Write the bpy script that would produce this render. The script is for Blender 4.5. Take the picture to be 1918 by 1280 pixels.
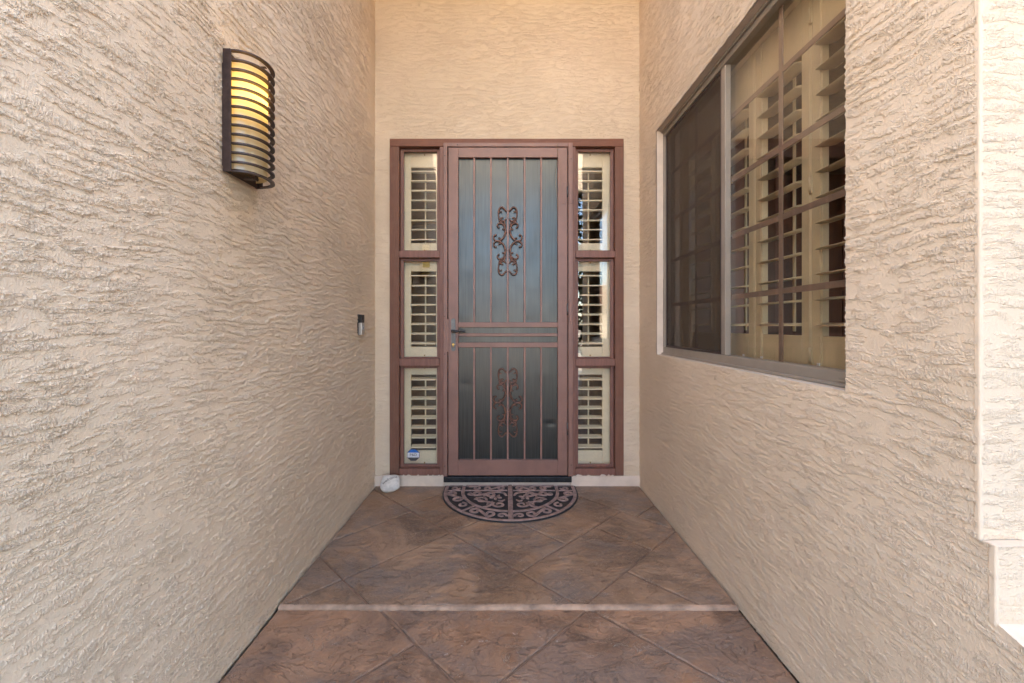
import bpy, bmesh, math, random
import numpy as np
from mathutils import Vector, Matrix
R = math.radians
random.seed(7)
scn = bpy.context.scene
for o in list(bpy.data.objects): bpy.data.objects.remove(o)
C = scn.collection

# ------------------------------------------------------------------ camera
F, VPX, VPY, CH = 790.0, 948.0, 610.0, 1.246      # focal length and vanishing point in photo pixels, eye height
cam_d = bpy.data.cameras.new('camera'); cam = bpy.data.objects.new('camera', cam_d); C.objects.link(cam)
cam.location = (0, 0, CH); cam.rotation_euler = (R(90), 0, 0)
cam_d.sensor_width = 36; cam_d.lens = 36 * F / 1918
cam_d.shift_x = (959 - VPX) / 1918; cam_d.shift_y = -(640 - VPY) / 1918
cam_d.clip_start = 0.02; cam_d.clip_end = 2000
scn.camera = cam

# ------------------------------------------------------------------ sky, sun, exposure
SUN_EL, SUN_AZ = R(40), R(32)
w = bpy.data.worlds.new('World'); scn.world = w; w.use_nodes = True
nt = w.node_tree; bg = nt.nodes['Background']
sky = nt.nodes.new('ShaderNodeTexSky'); sky.sky_type = 'NISHITA'; sky.sun_disc = False
sky.sun_elevation = SUN_EL; sky.sun_rotation = SUN_AZ
nt.links.new(sky.outputs[0], bg.inputs[0]); bg.inputs[1].default_value = 0.13
sd = bpy.data.lights.new('sun', 'SUN'); sd.energy = 4.2; sd.angle = R(0.5); sd.color = (1, .93, .82)
sun = bpy.data.objects.new('sun', sd); C.objects.link(sun)
sdir = Vector((math.sin(SUN_AZ) * math.cos(SUN_EL), math.cos(SUN_AZ) * math.cos(SUN_EL), math.sin(SUN_EL)))
sun.location = sdir * 30; sun.rotation_euler = sdir.to_track_quat('Z', 'Y').to_euler()
vs = scn.view_settings
scn.display_settings.display_device = 'sRGB'
vs.view_transform = 'Standard'; vs.look = 'None'; vs.gamma = 1; vs.use_curve_mapping = False
vs.exposure = 3.3
cy = scn.cycles
cy.use_denoising = True; cy.max_bounces = 12; cy.diffuse_bounces = 7; cy.glossy_bounces = 6
cy.transmission_bounces = 6; cy.transparent_max_bounces = 24
cy.caustics_reflective = False; cy.caustics_refractive = False; cy.sample_clamp_indirect = 6

# ------------------------------------------------------------------ node helpers
class G:
    """tiny wrapper round a node tree"""
    def __init__(s, nt): s.nt = nt
    def n(s, t, props=None, **inp):
        nd = s.nt.nodes.new(t)
        for k, v in (props or {}).items(): setattr(nd, k, v)
        for k, v in inp.items(): s.set(nd.inputs[k.replace('_', ' ')], v)
        return nd
    def set(s, sock, v):
        if isinstance(v, bpy.types.NodeSocket): s.nt.links.new(v, sock)
        elif isinstance(v, bpy.types.Node): s.nt.links.new(v.outputs[0], sock)
        else: sock.default_value = v
    def m(s, op, a, b=None, c=None, clamp=False):
        nd = s.nt.nodes.new('ShaderNodeMath'); nd.operation = op; nd.use_clamp = clamp
        for i, v in enumerate((a, b, c)):
            if v is not None: s.set(nd.inputs[i], v)
        return nd.outputs[0]
    def vm(s, op, a, b=None):
        nd = s.nt.nodes.new('ShaderNodeVectorMath'); nd.operation = op
        s.set(nd.inputs[0], a)
        if b is not None: s.set(nd.inputs[1], b)
        return nd.outputs[0]
    def ss(s, x, a, b, lo=0.0, hi=1.0):
        nd = s.nt.nodes.new('ShaderNodeMapRange'); nd.interpolation_type = 'SMOOTHSTEP'
        s.set(nd.inputs['Value'], x)
        for k, v in zip(('From Min', 'From Max', 'To Min', 'To Max'), (a, b, lo, hi)): nd.inputs[k].default_value = v
        return nd.outputs[0]
    def noise(s, vec, sc, detail=2.0, rough=.5, dist=0.0):
        v = s.vm('MULTIPLY', vec, sc) if isinstance(sc, tuple) else vec
        nd = s.n('ShaderNodeTexNoise', Vector=v, Scale=1.0 if isinstance(sc, tuple) else sc, Detail=detail, Roughness=rough, Distortion=dist)
        return nd
    def mix(s, f, a, b):
        nd = s.nt.nodes.new('ShaderNodeMix'); nd.data_type = 'RGBA'
        s.set(nd.inputs[0], f); s.set(nd.inputs[6], a); s.set(nd.inputs[7], b)
        return nd.outputs[2]
def mat(name):
    m = bpy.data.materials.new(name); m.use_nodes = True
    g = G(m.node_tree); g.b = m.node_tree.nodes['Principled BSDF']; g.out = m.node_tree.nodes['Material Output']
    return m, g
def rgb(c): return (c[0], c[1], c[2], 1.0)
def objco(g): return g.n('ShaderNodeTexCoord').outputs['Object']
def pos(g): return g.n('ShaderNodeNewGeometry').outputs['Position']
def simple(name, col, rough=.5, metal=0.0, var=.12, scale=30.0, bump=0.0, bscale=200.0, spec=.5, stretch=None):
    m, g = mat(name); p = pos(g)
    n = g.noise(p, stretch or scale, 4, .6) if stretch else g.noise(p, scale, 4, .6)
    a = tuple(c * (1 - var) for c in col); b_ = tuple(min(1, c * (1 + var)) for c in col)
    g.set(g.b.inputs['Base Color'], g.mix(g.ss(n.outputs[0], .3, .7), rgb(a), rgb(b_)))
    g.b.inputs['Roughness'].default_value = rough; g.b.inputs['Metallic'].default_value = metal
    g.b.inputs['Specular IOR Level'].default_value = spec
    if bump:
        n2 = g.noise(p, bscale, 3, .6)
        bp = g.n('ShaderNodeBump', Strength=bump, Distance=.002, Height=n2.outputs[0])
        g.set(g.b.inputs['Normal'], bp)
    return m

# ------------------------------------------------------------------ materials
def stucco(name, col, gain=1.0):
    m, g = mat(name); P = pos(g)
    sx = g.n('ShaderNodeSeparateXYZ', Vector=P)
    u = g.m('ADD', sx.outputs[0], sx.outputs[1]); v = sx.outputs[2]
    # the trowel strokes wander a little up and down
    c0 = g.n('ShaderNodeCombineXYZ', X=u, Y=v, Z=g.m('MULTIPLY', sx.outputs[0], .37))
    wv = g.noise(c0, 2.2, 2, .5).outputs[0]
    v2 = g.m('ADD', v, g.m('MULTIPLY', g.m('SUBTRACT', wv, .5), .08))
    p = g.n('ShaderNodeCombineXYZ', X=u, Y=v2, Z=g.m('MULTIPLY', sx.outputs[0], .37)).outputs[0]
    pj = g.vm('ADD', p, g.vm('MULTIPLY', g.vm('SUBTRACT', g.noise(p, (55., 55., 9.), 3, .6).outputs['Color'], (.5, .5, .5)), (.042, .018, 0.)))
    def island(off, sc, a, b, dist):
        q = g.vm('ADD', pj, (0., off, 0.)) if off else pj
        return g.ss(g.noise(q, sc, 3, .55, dist).outputs[0], a, b)
    S1, S2 = (7.5, 30., 4.), (20., 100., 7.)
    # rows of dragged plaster: crisp lower lip, feathered upper side, broken into lengths
    sj = g.n('ShaderNodeSeparateXYZ', Vector=pj)
    ph = g.m('ADD', g.m('MULTIPLY', sj.outputs[1], 36.), g.m('MULTIPLY', g.noise(p, (2.6, 8., 1.5), 3, .6).outputs[0], 4.2))
    saw = g.m('FRACT', ph)
    prof = g.m('MULTIPLY', g.ss(saw, .0, .07), g.ss(saw, .10, .98, 1.0, 0.0))
    isl = g.m('MULTIPLY', prof, island(0, S1, .475, .510, .3))
    isl2 = g.m('MULTIPLY', island(0, S2, .50, .525, .4), island(.006, S2, .42, .60, .4))
    zone = g.noise(p, 2.3, 3, .5).outputs[0]                     # where the coat is rough, where it is smooth
    rough_zone = g.ss(zone, .36, .55, .72, 1.05)
    fine = g.noise(p, (230., 120., 20.), 3, .62, .5).outputs[0]
    crumb = g.ss(fine, .42, .66)
    grit = g.noise(p, 520., 2, .5).outputs[0]
    h = g.m('ADD', g.m('MULTIPLY', isl, 1.2), g.m('MULTIPLY', isl2, 1.15))
    rough_mask = g.m('MAXIMUM', g.m('MAXIMUM', g.ss(isl, .12, .5), isl2), .22)
    h = g.m('ADD', h, g.m('MULTIPLY', g.m('MULTIPLY', crumb, rough_mask), 1.6))
    h = g.m('MULTIPLY', h, rough_zone)
    h = g.m('ADD', h, g.m('MULTIPLY', grit, .12))
    h = g.m('ADD', h, g.m('MULTIPLY', g.noise(p, 9., 2, .5).outputs[0], .8))
    d = g.n('ShaderNodeDisplacement', Height=g.m('MULTIPLY', h, .001 * gain), Midlevel=0.0, Scale=1.0)
    g.nt.links.new(d.outputs[0], g.out.inputs['Displacement'])
    m.displacement_method = 'BOTH'
    st = g.noise(P, 1.3, 4, .6).outputs[0]
    col2 = tuple(c * k for c, k in zip(col, (.90, .89, .87)))
    base = g.mix(g.ss(st, .35, .65), rgb(col), rgb(col2))
    fl = g.noise(p, 260., 2, .5).outputs[0]
    base = g.mix(g.m('MULTIPLY', g.ss(fl, .45, .75), .25), base, rgb(tuple(min(1, c * 1.16) for c in col)))
    g.set(g.b.inputs['Base Color'], base)
    g.b.inputs['Roughness'].default_value = .82; g.b.inputs['Specular IOR Level'].default_value = .25
    return m
WALLC = (.785, .637, .478)
M = {}
M['stucco'] = stucco('stucco', WALLC, 2.15)
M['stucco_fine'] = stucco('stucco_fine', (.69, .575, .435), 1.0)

M['stucco_front'] = stucco('stucco_front', WALLC, 1.5)
M['bead'] = simple('bead', WALLC, .8, var=.06, scale=20, bump=.5, bscale=110)
def floor_mat(name, cols, seed):
    m, g = mat(name)
    oi = g.n('ShaderNodeObjectInfo')
    P = g.vm('ADD', pos(g), (seed, 0, 0))
    q = g.vm('ADD', P, g.vm('SCALE', g.noise(P, 5., 3, .6).outputs['Color']))
    q.node.inputs[1]
    n1 = g.noise(P, 2.6, 6, .62, .8).outputs[0]
    n2 = g.noise(P, (4.2, 7.5, 4.), 7, .62, .9).outputs[0]
    n3 = g.noise(P, 60., 4, .6, .5).outputs[0]
    c = g.mix(g.ss(n1, .36, .64), rgb(tuple(q * .86 for q in cols[0])), rgb(tuple(q * 1.10 for q in cols[1])))
    c = g.mix(g.m('MULTIPLY', g.ss(g.noise(P, (2.3, 2.9, 2.), 5, .6, .7).outputs[0], .46, .62), .85), c, rgb(cols[2]))
    c = g.mix(g.m('MULTIPLY', g.ss(g.noise(g.vm('ADD', P, (5., 3., 0.)), 1.6, 5, .62, .5).outputs[0], .50, .66), .7), c, rgb(cols[4]))
    c = g.mix(g.m('MULTIPLY', g.ss(n3, .42, .75), .35), c, rgb(cols[3]))
    # torn slate ridges
    rid = g.m('ABSOLUTE', g.m('SUBTRACT', n2, .5))
    ledge = g.ss(n2, .49, .505)
    n4 = g.noise(P, (7., 15., 8.), 5, .62, .9).outputs[0]
    ledge2 = g.ss(n4, .53, .545)
    sel = g.ss(g.noise(P, 4.5, 3, .6).outputs[0], .47, .60)
    scr = g.m('MULTIPLY', g.m('MAXIMUM', g.ss(rid, .0, .008, 1., 0.), g.ss(g.m('ABSOLUTE', g.m('SUBTRACT', n4, .537)), .0, .008, 1., 0.)), sel)
    c = g.mix(g.m('MULTIPLY', scr, .8), c, rgb((.56, .43, .34)))
    chip = g.m('MULTIPLY', g.ss(g.noise(P, 42., 3, .7).outputs[0], .66, .72), g.ss(g.noise(P, 2.1, 3, .6).outputs[0], .46, .62))
    c = g.mix(g.m('MULTIPLY', chip, .7), c, rgb((.62, .54, .48)))
    g.set(g.b.inputs['Base Color'], c)
    h = g.m('ADD', g.m('MULTIPLY', ledge, 1.2), g.m('MULTIPLY', ledge2, .8))
    h = g.m('ADD', h, g.m('MULTIPLY', n2, 2.6)); h = g.m('ADD', h, g.m('MULTIPLY', n3, .9)); h = g.m('ADD', h, g.m('MULTIPLY', n1, 5.))
    bp = g.n('ShaderNodeBump', Strength=1.0, Distance=.0034, Height=h)
    g.set(g.b.inputs['Normal'], bp)
    g.set(g.b.inputs['Roughness'], g.ss(n1, .3, .7, .48, .68))
    g.b.inputs['Specular IOR Level'].default_value = .45
    return m
M['stone_floor'] = floor_mat('stone_floor', ((.22, .142, .094), (.40, .262, .168), (.23, .182, .152), (.47, .32, .215), (.33, .195, .108)), 0.)
M['stone_walk'] = floor_mat('stone_walk', ((.22, .132, .086), (.40, .238, .145), (.25, .178, .138), (.46, .295, .195), (.36, .190, .098)), 13.)
M['joint'] = simple('joint', (.25, .162, .112), .85, var=.25, scale=20, bump=.6, bscale=150)
M['nosing'] = simple('nosing', (.37, .25, .175), .75, var=.35, scale=11, bump=.35, bscale=70)
M['soil'] = simple('soil', (.03, .025, .022), .95, bump=.8, bscale=120)
M['curb'] = simple('curb', (.66, .555, .455), .75, var=.08, scale=9, bump=.5, bscale=90)

def wood_paint(name, col, vertical=True):
    m, g = mat(name); P = pos(g)
    sc = (240., 240., 7.) if vertical else (7., 240., 240.)
    n = g.noise(P, sc, 4, .7).outputs[0]
    n2 = g.noise(P, (14., 14., 14.), 5, .65).outputs[0]
    ch = g.ss(g.noise(P, (70., 70., 30.), 3, .7).outputs[0], .70, .76)
    c = g.mix(g.ss(n, .3, .75), rgb(tuple(x * .78 for x in col)), rgb(tuple(x * 1.22 for x in col)))
    c = g.mix(g.m('MULTIPLY', g.ss(n2, .45, .7), .4), c, rgb((col[0] * 1.15, col[1] * 1.4, col[2] * 1.5)))
    c = g.mix(g.m('MULTIPLY', ch, .55), c, rgb((.42, .27, .22)))
    g.set(g.b.inputs['Base Color'], c); g.b.inputs['Roughness'].default_value = .62
    bp = g.n('ShaderNodeBump', Strength=.9, Distance=.0016, Height=n); g.set(g.b.inputs['Normal'], bp)
    return m
M['trim_v'] = wood_paint('trim_v', (.170, .074, .047)); M['trim_h'] = wood_paint('trim_h', (.19, .076, .044), False)
M['stop'] = simple('stop', (.195, .090, .068), .5, var=.15, stretch=(60., 60., 6.), bump=.3, bscale=160)
M['mauve'] = simple('mauve', (.225, .120, .096), .42, var=.10, scale=6, bump=.12, bscale=300)
M['mauve_bar'] = simple('mauve_bar', (.27, .150, .125), .40, var=.12, scale=12)
M['scroll'] = simple('scroll', (.15, .075, .055), .38, metal=.25, var=.35, scale=60, bump=.4, bscale=250)
M['cream'] = simple('cream', (.90, .82, .61), .42, var=.04, scale=14)
M['shutter'] = simple('shutter', (.56, .44, .27), .42, var=.05, scale=10)
M['alu'] = simple('alu', (.32, .275, .225), .42, metal=.15, var=.08, scale=5, bump=.1, bscale=300)
M['muntin'] = simple('muntin', (.24, .155, .11), .45, var=.06)
M['bronze'] = simple('bronze', (.055, .036, .034), .40, metal=.35, var=.25, scale=40, bump=.15, bscale=300)
M['black'] = simple('black', (.012, .012, .014), .35, var=.2)
M['rubber'] = simple('rubber', (.022, .023, .026), .6, var=.3, scale=60, bump=.5, bscale=260)
M['mat_top'] = simple('mat_top', (.31, .215, .19), .55, var=.28, scale=26, bump=.35, bscale=260)
M['silver'] = simple('silver', (.62, .60, .58), .32, metal=.85, var=.05)
M['brass'] = simple('brass', (.45, .30, .09), .35, metal=.8)
M['steel'] = simple('steel', (.10, .105, .11), .34, metal=.75, var=.25, scale=40)
M['pebble'] = simple('pebble', (.60, .575, .53), .8, var=.14, scale=38, bump=.5, bscale=140)
M['ink'] = simple('ink', (.035, .03, .03), .6)
M['wire'] = simple('wire', (.22, .15, .08), .5)
M['threshold'] = simple('threshold', (.016, .018, .021), .38, metal=.3, var=.5, scale=30)
M['paper'] = simple('paper', (.75, .60, .22), .7)
M['ceil'] = simple('ceil', (.62, .50, .36), .85, bump=.5, bscale=120)
M['roof'] = simple('roof', (.30, .17, .11), .8)
M['hall'] = simple('hall', (.42, .29, .17), .8, var=.2, scale=3)
M['roomwood'] = simple('roomwood', (.14, .046, .014), .4, var=.35, stretch=(6., 14., .8))
M['roomwall'] = simple('roomwall', (.20, .12, .06), .8)
M['leaf'] = simple('leaf', (.018, .030, .016), .5, var=.3)
M['foliage'] = simple('foliage', (.045, .060, .030), .95, var=.3, spec=.0)
M['gravel'] = simple('gravel', (.36, .28, .21), .9, var=.25, scale=40, bump=1, bscale=60)
M['drive'] = simple('drive', (.46, .42, .37), .85, var=.12, scale=2)
M['asphalt'] = simple('asphalt', (.055, .054, .052), .9)
M['st_blue'] = simple('st_blue', (.02, .15, .55), .35); M['st_white'] = simple('st_white', (.70, .71, .74), .4); M['st_dark'] = simple('st_dark', (.10, .08, .10), .4)

def panel_mat():
    m, g = mat('door_panel'); P = pos(g)
    g.set(g.b.inputs['Base Color'], g.mix(g.ss(g.noise(P, (90., 90., 3.), 3, .6).outputs[0], .3, .7), rgb((.052, .055, .055)), rgb((.068, .072, .071))))
    g.b.inputs['Metallic'].default_value = 1.0
    g.set(g.b.inputs['Roughness'], g.ss(g.noise(P, 8., 4, .6).outputs[0], .3, .7, .29, .35))
    wv = g.noise(P, (3.2, 3., 2.2), 3, .5).outputs[0]
    ln = g.noise(P, (500., 500., 20.), 2, .5).outputs[0]
    bp = g.n('ShaderNodeBump', Strength=.2, Distance=.008, Height=wv)
    bp2 = g.n('ShaderNodeBump', Strength=.10, Distance=.0004, Height=ln, Normal=bp)
    g.set(g.b.inputs['Normal'], bp2); return m
M['panel'] = panel_mat()
def glass_mat(name, tint=(.95, .945, .93), ior=1.5, wav=0.0, gain=1.0):
    m, g = mat(name); g.nt.nodes.remove(g.b)
    tr = g.n('ShaderNodeBsdfTransparent', Color=rgb(tint)); gl = g.n('ShaderNodeBsdfGlossy', Color=(1, 1, 1, 1), Roughness=.004)
    geo = g.n('ShaderNodeNewGeometry')
    dt = g.n('ShaderNodeVectorMath', {'operation': 'DOT_PRODUCT'}); g.set(dt.inputs[0], geo.outputs['Incoming']); g.set(dt.inputs[1], geo.outputs['Normal'])
    fr = g.m('ADD', .04, g.m('MULTIPLY', .96, g.m('POWER', g.m('SUBTRACT', 1.0, g.m('ABSOLUTE', dt.outputs['Value'])), 5.0)))
    if wav:
        bp = g.n('ShaderNodeBump', Strength=wav, Distance=.01, Height=g.noise(pos(g), 3., 2, .5).outputs[0])
        g.set(gl.inputs['Normal'], bp)
    mx = g.n('ShaderNodeMixShader'); g.set(mx.inputs[0], g.m('MULTIPLY', fr, gain, clamp=True)); g.set(mx.inputs[1], tr); g.set(mx.inputs[2], gl)
    g.nt.links.new(mx.outputs[0], g.out.inputs['Surface']); return m
M['glass'] = glass_mat('glass', gain=1.0)
M['glass_side'] = glass_mat('glass_side', gain=1.9, wav=.02)
def screen_mat():
    m, g = mat('insect_screen')
    g.b.inputs['Base Color'].default_value = (.075, .052, .038, 1); g.b.inputs['Roughness'].default_value = .7
    tr = g.n('ShaderNodeBsdfTransparent'); mx = g.n('ShaderNodeMixShader')
    mx.inputs[0].default_value = .46; g.set(mx.inputs[1], tr); g.set(mx.inputs[2], g.b)
    g.nt.links.new(mx.outputs[0], g.out.inputs['Surface']); return m
M['screen'] = screen_mat()
def diffuser_mat():
    m, g = mat('lamp_glass'); g.nt.nodes.remove(g.b)
    t = g.n('ShaderNodeBsdfTranslucent', Color=(.98, .83, .45, 1)); d = g.n('ShaderNodeBsdfDiffuse', Color=(.80, .70, .50, 1))
    gl = g.n('ShaderNodeBsdfGlossy', Roughness=.15)
    mx = g.n('ShaderNodeMixShader'); mx.inputs[0].default_value = .5; g.set(mx.inputs[1], d); g.set(mx.inputs[2], t)
    mx2 = g.n('ShaderNodeMixShader'); mx2.inputs[0].default_value = .05; g.set(mx2.inputs[1], mx); g.set(mx2.inputs[2], gl)
    g.nt.links.new(mx2.outputs[0], g.out.inputs['Surface']); return m
M['diffuser'] = diffuser_mat()
def emit_mat(name, col, s):
    m, g = mat(name); g.b.inputs['Base Color'].default_value = rgb(col)
    g.b.inputs['Emission Color'].default_value = rgb(col); g.b.inputs['Emission Strength'].default_value = s; return m
M['bulb'] = emit_mat('bulb', (1, .64, .20), 5.5)

# ------------------------------------------------------------------ mesh helpers
def link(name, me, m=None, parent=None):
    o = bpy.data.objects.new(name, me); C.objects.link(o)
    if m is not None: me.materials.append(M[m] if isinstance(m, str) else m)
    if parent is not None: o.parent = parent
    return o
def thing(name, label, cat, loc=(0, 0, 0), group=None):
    o = bpy.data.objects.new(name, None); C.objects.link(o); o.location = loc; o.empty_display_size = .1
    o['label'] = label; o['category'] = cat
    if group: o['group'] = group
    return o
def tag(o, label, cat, group=None):
    o['label'] = label; o['category'] = cat
    if group: o['group'] = group
    return o
def struct(o): o['kind'] = 'structure'; return o
class MB:
    def __init__(s): s.bm = bmesh.new()
    def box(s, x0, x1, y0, y1, z0, z1, bev=0.0):
        t = bmesh.new()
        bmesh.ops.create_cube(t, size=1.0)
        for v in t.verts: v.co = Vector(((x0 + x1) / 2 + v.co.x * (x1 - x0), (y0 + y1) / 2 + v.co.y * (y1 - y0), (z0 + z1) / 2 + v.co.z * (z1 - z0)))
        if bev: bmesh.ops.bevel(t, geom=t.edges[:], offset=bev, segments=2 if bev > .002 else 1, affect='EDGES', profile=.5)
        s.join(t); return s
    def join(s, t):
        me = bpy.data.meshes.new('t'); t.to_mesh(me); t.free(); s.bm.from_mesh(me); bpy.data.meshes.remove(me)
    def tube(s, pts, rad, seg=6, cap=True):
        """round sweep; rad is one number or one for each point"""
        pts = [Vector(p) for p in pts]; n = len(pts)
        rad = [rad] * n if not isinstance(rad, (list, tuple)) else rad
        ref = Vector((0, 1, 0)); rings = []
        for i, p in enumerate(pts):
            t = (pts[min(i + 1, n - 1)] - pts[max(i - 1, 0)]).normalized()
            r = ref if abs(t.dot(ref)) < .95 else Vector((0, 0, 1))
            a = t.cross(r).normalized(); b = t.cross(a)
            rings.append([s.bm.verts.new(p + (a * math.cos(2 * math.pi * k / seg) + b * math.sin(2 * math.pi * k / seg)) * rad[i]) for k in range(seg)])
        for r0, r1 in zip(rings, rings[1:]):
            for k in range(seg): s.bm.faces.new((r0[k], r0[(k + 1) % seg], r1[(k + 1) % seg], r1[k])).smooth = True
        if cap:
            s.bm.faces.new(rings[0]); s.bm.faces.new(rings[-1][::-1])
        return s
    def ball(s, c, r, sc=(1, 1, 1), seg=8):
        t = bmesh.new(); bmesh.ops.create_uvsphere(t, u_segments=seg, v_segments=max(4, seg - 2), radius=r)
        for v in t.verts: v.co = Vector((v.co.x * sc[0], v.co.y * sc[1], v.co.z * sc[2])) + Vector(c)
        for f in t.faces: f.smooth = True
        s.join(t); return s
    def ribbon(s, pts, wid, z0, z1, ch=.2):
        """flat raised rib following pts (x, y); chamfered top"""
        pts = [Vector((p[0], p[1])) for p in pts]; n = len(pts)
        wid = [wid] * n if not isinstance(wid, (list, tuple)) else wid
        rows = []
        for i, p in enumerate(pts):
            t = (pts[min(i + 1, n - 1)] - pts[max(i - 1, 0)]); t = t.normalized() if t.length > 1e-9 else Vector((1, 0))
            nn = Vector((-t.y, t.x)); w_ = wid[i] / 2
            zm = z1 - (z1 - z0) * .35
            rows.append([s.bm.verts.new((*(p + nn * a), z)) for a, z in ((w_, z0), (w_, zm), (w_ * (1 - ch * 1.6), z1), (-w_ * (1 - ch * 1.6), z1), (-w_, zm), (-w_, z0))])
        for a, b in zip(rows, rows[1:]):
            for k in range(5): s.bm.faces.new((a[k], a[k + 1], b[k + 1], b[k]))
        s.bm.faces.new(rows[0]); s.bm.faces.new(rows[-1][::-1]); return s
    def prism(s, poly, z0, z1, bev=0.0):
        """convex polygon (x, y) pulled from z0 to z1, top edge chamfered by bev"""
        c = Vector((sum(p[0] for p in poly) / len(poly), sum(p[1] for p in poly) / len(poly)))
        lo = [s.bm.verts.new((p[0], p[1], z0)) for p in poly]
        rows = [lo]
        if bev:
            rows.append([s.bm.verts.new((p[0], p[1], z1 - bev)) for p in poly])
            ins = inset(poly, bev * 1.4); rows.append([s.bm.verts.new((p[0], p[1], z1)) for p in ins])
        else: rows.append([s.bm.verts.new((p[0], p[1], z1)) for p in poly])
        n = len(poly)
        for a, b in zip(rows, rows[1:]):
            for k in range(n): s.bm.faces.new((a[k], a[(k + 1) % n], b[(k + 1) % n], b[k]))
        s.bm.faces.new(rows[-1]); s.bm.faces.new(lo[::-1]); return s
    def done(s, name, m, parent=None):
        bmesh.ops.recalc_face_normals(s.bm, faces=s.bm.faces[:])
        me = bpy.data.meshes.new(name); s.bm.to_mesh(me); s.bm.free(); return link(name, me, m, parent)
def inset(poly, d):
    n = len(poly); out = []
    P = [Vector((p[0], p[1])) for p in poly]
    area = sum(P[i].x * P[(i + 1) % n].y - P[(i + 1) % n].x * P[i].y for i in range(n))
    sg = 1 if area > 0 else -1
    for i in range(n):
        a, b, c = P[i - 1], P[i], P[(i + 1) % n]
        e1 = (b - a).normalized(); e2 = (c - b).normalized()
        n1 = Vector((-e1.y, e1.x)) * sg; n2 = Vector((-e2.y, e2.x)) * sg
        bis = n1 + n2; L = bis.length
        bis = bis / L if L > 1e-6 else n1
        out.append(b + bis * min(d / max(.35, bis.dot(n1)), d * 2.5))
    return [(p.x, p.y) for p in out]
def box(name, m, parent, x0, x1, y0, y1, z0, z1, bev=0.0): return MB().box(x0, x1, y0, y1, z0, z1, bev).done(name, m, parent)
def sheet(name, m, parent, us, vs, f, keep=None, flip=False):
    """dense grid: f(U, V) -> xyz arrays; keep(U, V) of cell centres"""
    U, V = np.meshgrid(us, vs, indexing='ij'); X, Y, Z = f(U, V)
    co = np.stack([X.ravel(), Y.ravel(), Z.ravel()], 1).astype(np.float32)
    nu, nv = len(us), len(vs); idx = np.arange(nu * nv).reshape(nu, nv)
    q = np.stack([idx[:-1, :-1], idx[1:, :-1], idx[1:, 1:], idx[:-1, 1:]], -1)
    if keep is not None:
        cu = (U[:-1, :-1] + U[1:, 1:]) / 2; cv = (V[:-1, :-1] + V[1:, 1:]) / 2; q = q[keep(cu, cv)]
    q = q.reshape(-1, 4)
    if flip: q = q[:, ::-1]
    used, inv = np.unique(q.ravel(), return_inverse=True); co = co[used]; q = inv.reshape(-1, 4)
    me = bpy.data.meshes.new(name)
    me.vertices.add(len(co)); me.vertices.foreach_set('co', co.ravel())
    me.loops.add(q.size); me.loops.foreach_set('vertex_index', q.ravel().astype(np.int32))
    me.polygons.add(len(q)); me.polygons.foreach_set('loop_start', np.arange(0, q.size, 4, dtype=np.int32))
    me.polygons.foreach_set('use_smooth', np.ones(len(q), dtype=bool))
    me.update(calc_edges=True); me.validate()
    return link(name, me, m, parent)
def axis(lo, hi, step, *marks):
    """grid lines from lo to hi with lines exactly on the marks"""
    ks = sorted({lo, hi, *[k for k in marks if lo < k < hi]}); out = []
    for a, b in zip(ks, ks[1:]):
        n = max(1, round((b - a) / step)); out += [a + (b - a) * i / n for i in range(n)]
    return np.array(out + [hi])

# ------------------------------------------------------------------ layout (metres); the door wall stands at y = YW
YW, XL, XR, TOP = 3.29, -1.025, 1.0417, 4.25
PX = 240.0
def bx(px, y=YW): return (px - VPX) * y / F
def bz(py, y=YW): return CH - (py - VPY) * y / F
YF = .928                                             # front face of the right-hand wall
WY0, WY1, WZ0, WZ1 = 1.292, 2.923, 1.045, 2.593       # window opening in the right-hand wall
DX0, DX1, DZ0, DZ1 = bx(731), bx(1167), bz(889.5), bz(262)   # outside of the brown door surround

# ------------------------------------------------------------------ ground outside, street side
struct(box('ground', 'gravel', None, -120, 120, -160, 60, -.6, -.13))
struct(box('path', 'stone_walk', None, -1.3, 1.3, -9, -1.2, -.128, -.05))
struct(box('driveway', 'drive', None, -9.5, -2.2, -13, -1.8, -.128, -.10))
struct(box('road', 'asphalt', None, -120, 120, -21, -14, -.128, -.115))

# ------------------------------------------------------------------ walls
GR = .0042
wl = thing('stucco_wall', 'long beige stucco wall that carries the lit wall lantern', 'wall', (XL, 1.9, 0))
def at0(o, parent):                                    # parent without moving
    o.parent = parent; o.matrix_parent_inverse = Matrix.Translation(-Vector(parent.location)); return o
near = lambda U, V: V < CH + .95 * U + .15
NZ = CH + .95 * YW + .15
at0(sheet('wall_face', 'stucco', None, axis(.62, YW, GR), axis(-.020, TOP, GR), lambda U, V: (np.full_like(U, XL), U, V), near, False), wl)
at0(sheet('wall_top', 'stucco', None, axis(.62, YW, .02), axis(1.7, TOP, .02), lambda U, V: (np.full_like(U, XL - .001), U, V), lambda U, V: V > CH + .95 * U + .10, False), wl)
at0(box('wall_mass', 'stucco', None, -6, XL - .02, .62, YW + .3, -.2, TOP - .002), wl)
at0(box('wall_front', 'stucco', None, -6, XL + .002, -.7, .618, -.2, TOP - .002), wl)

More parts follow.
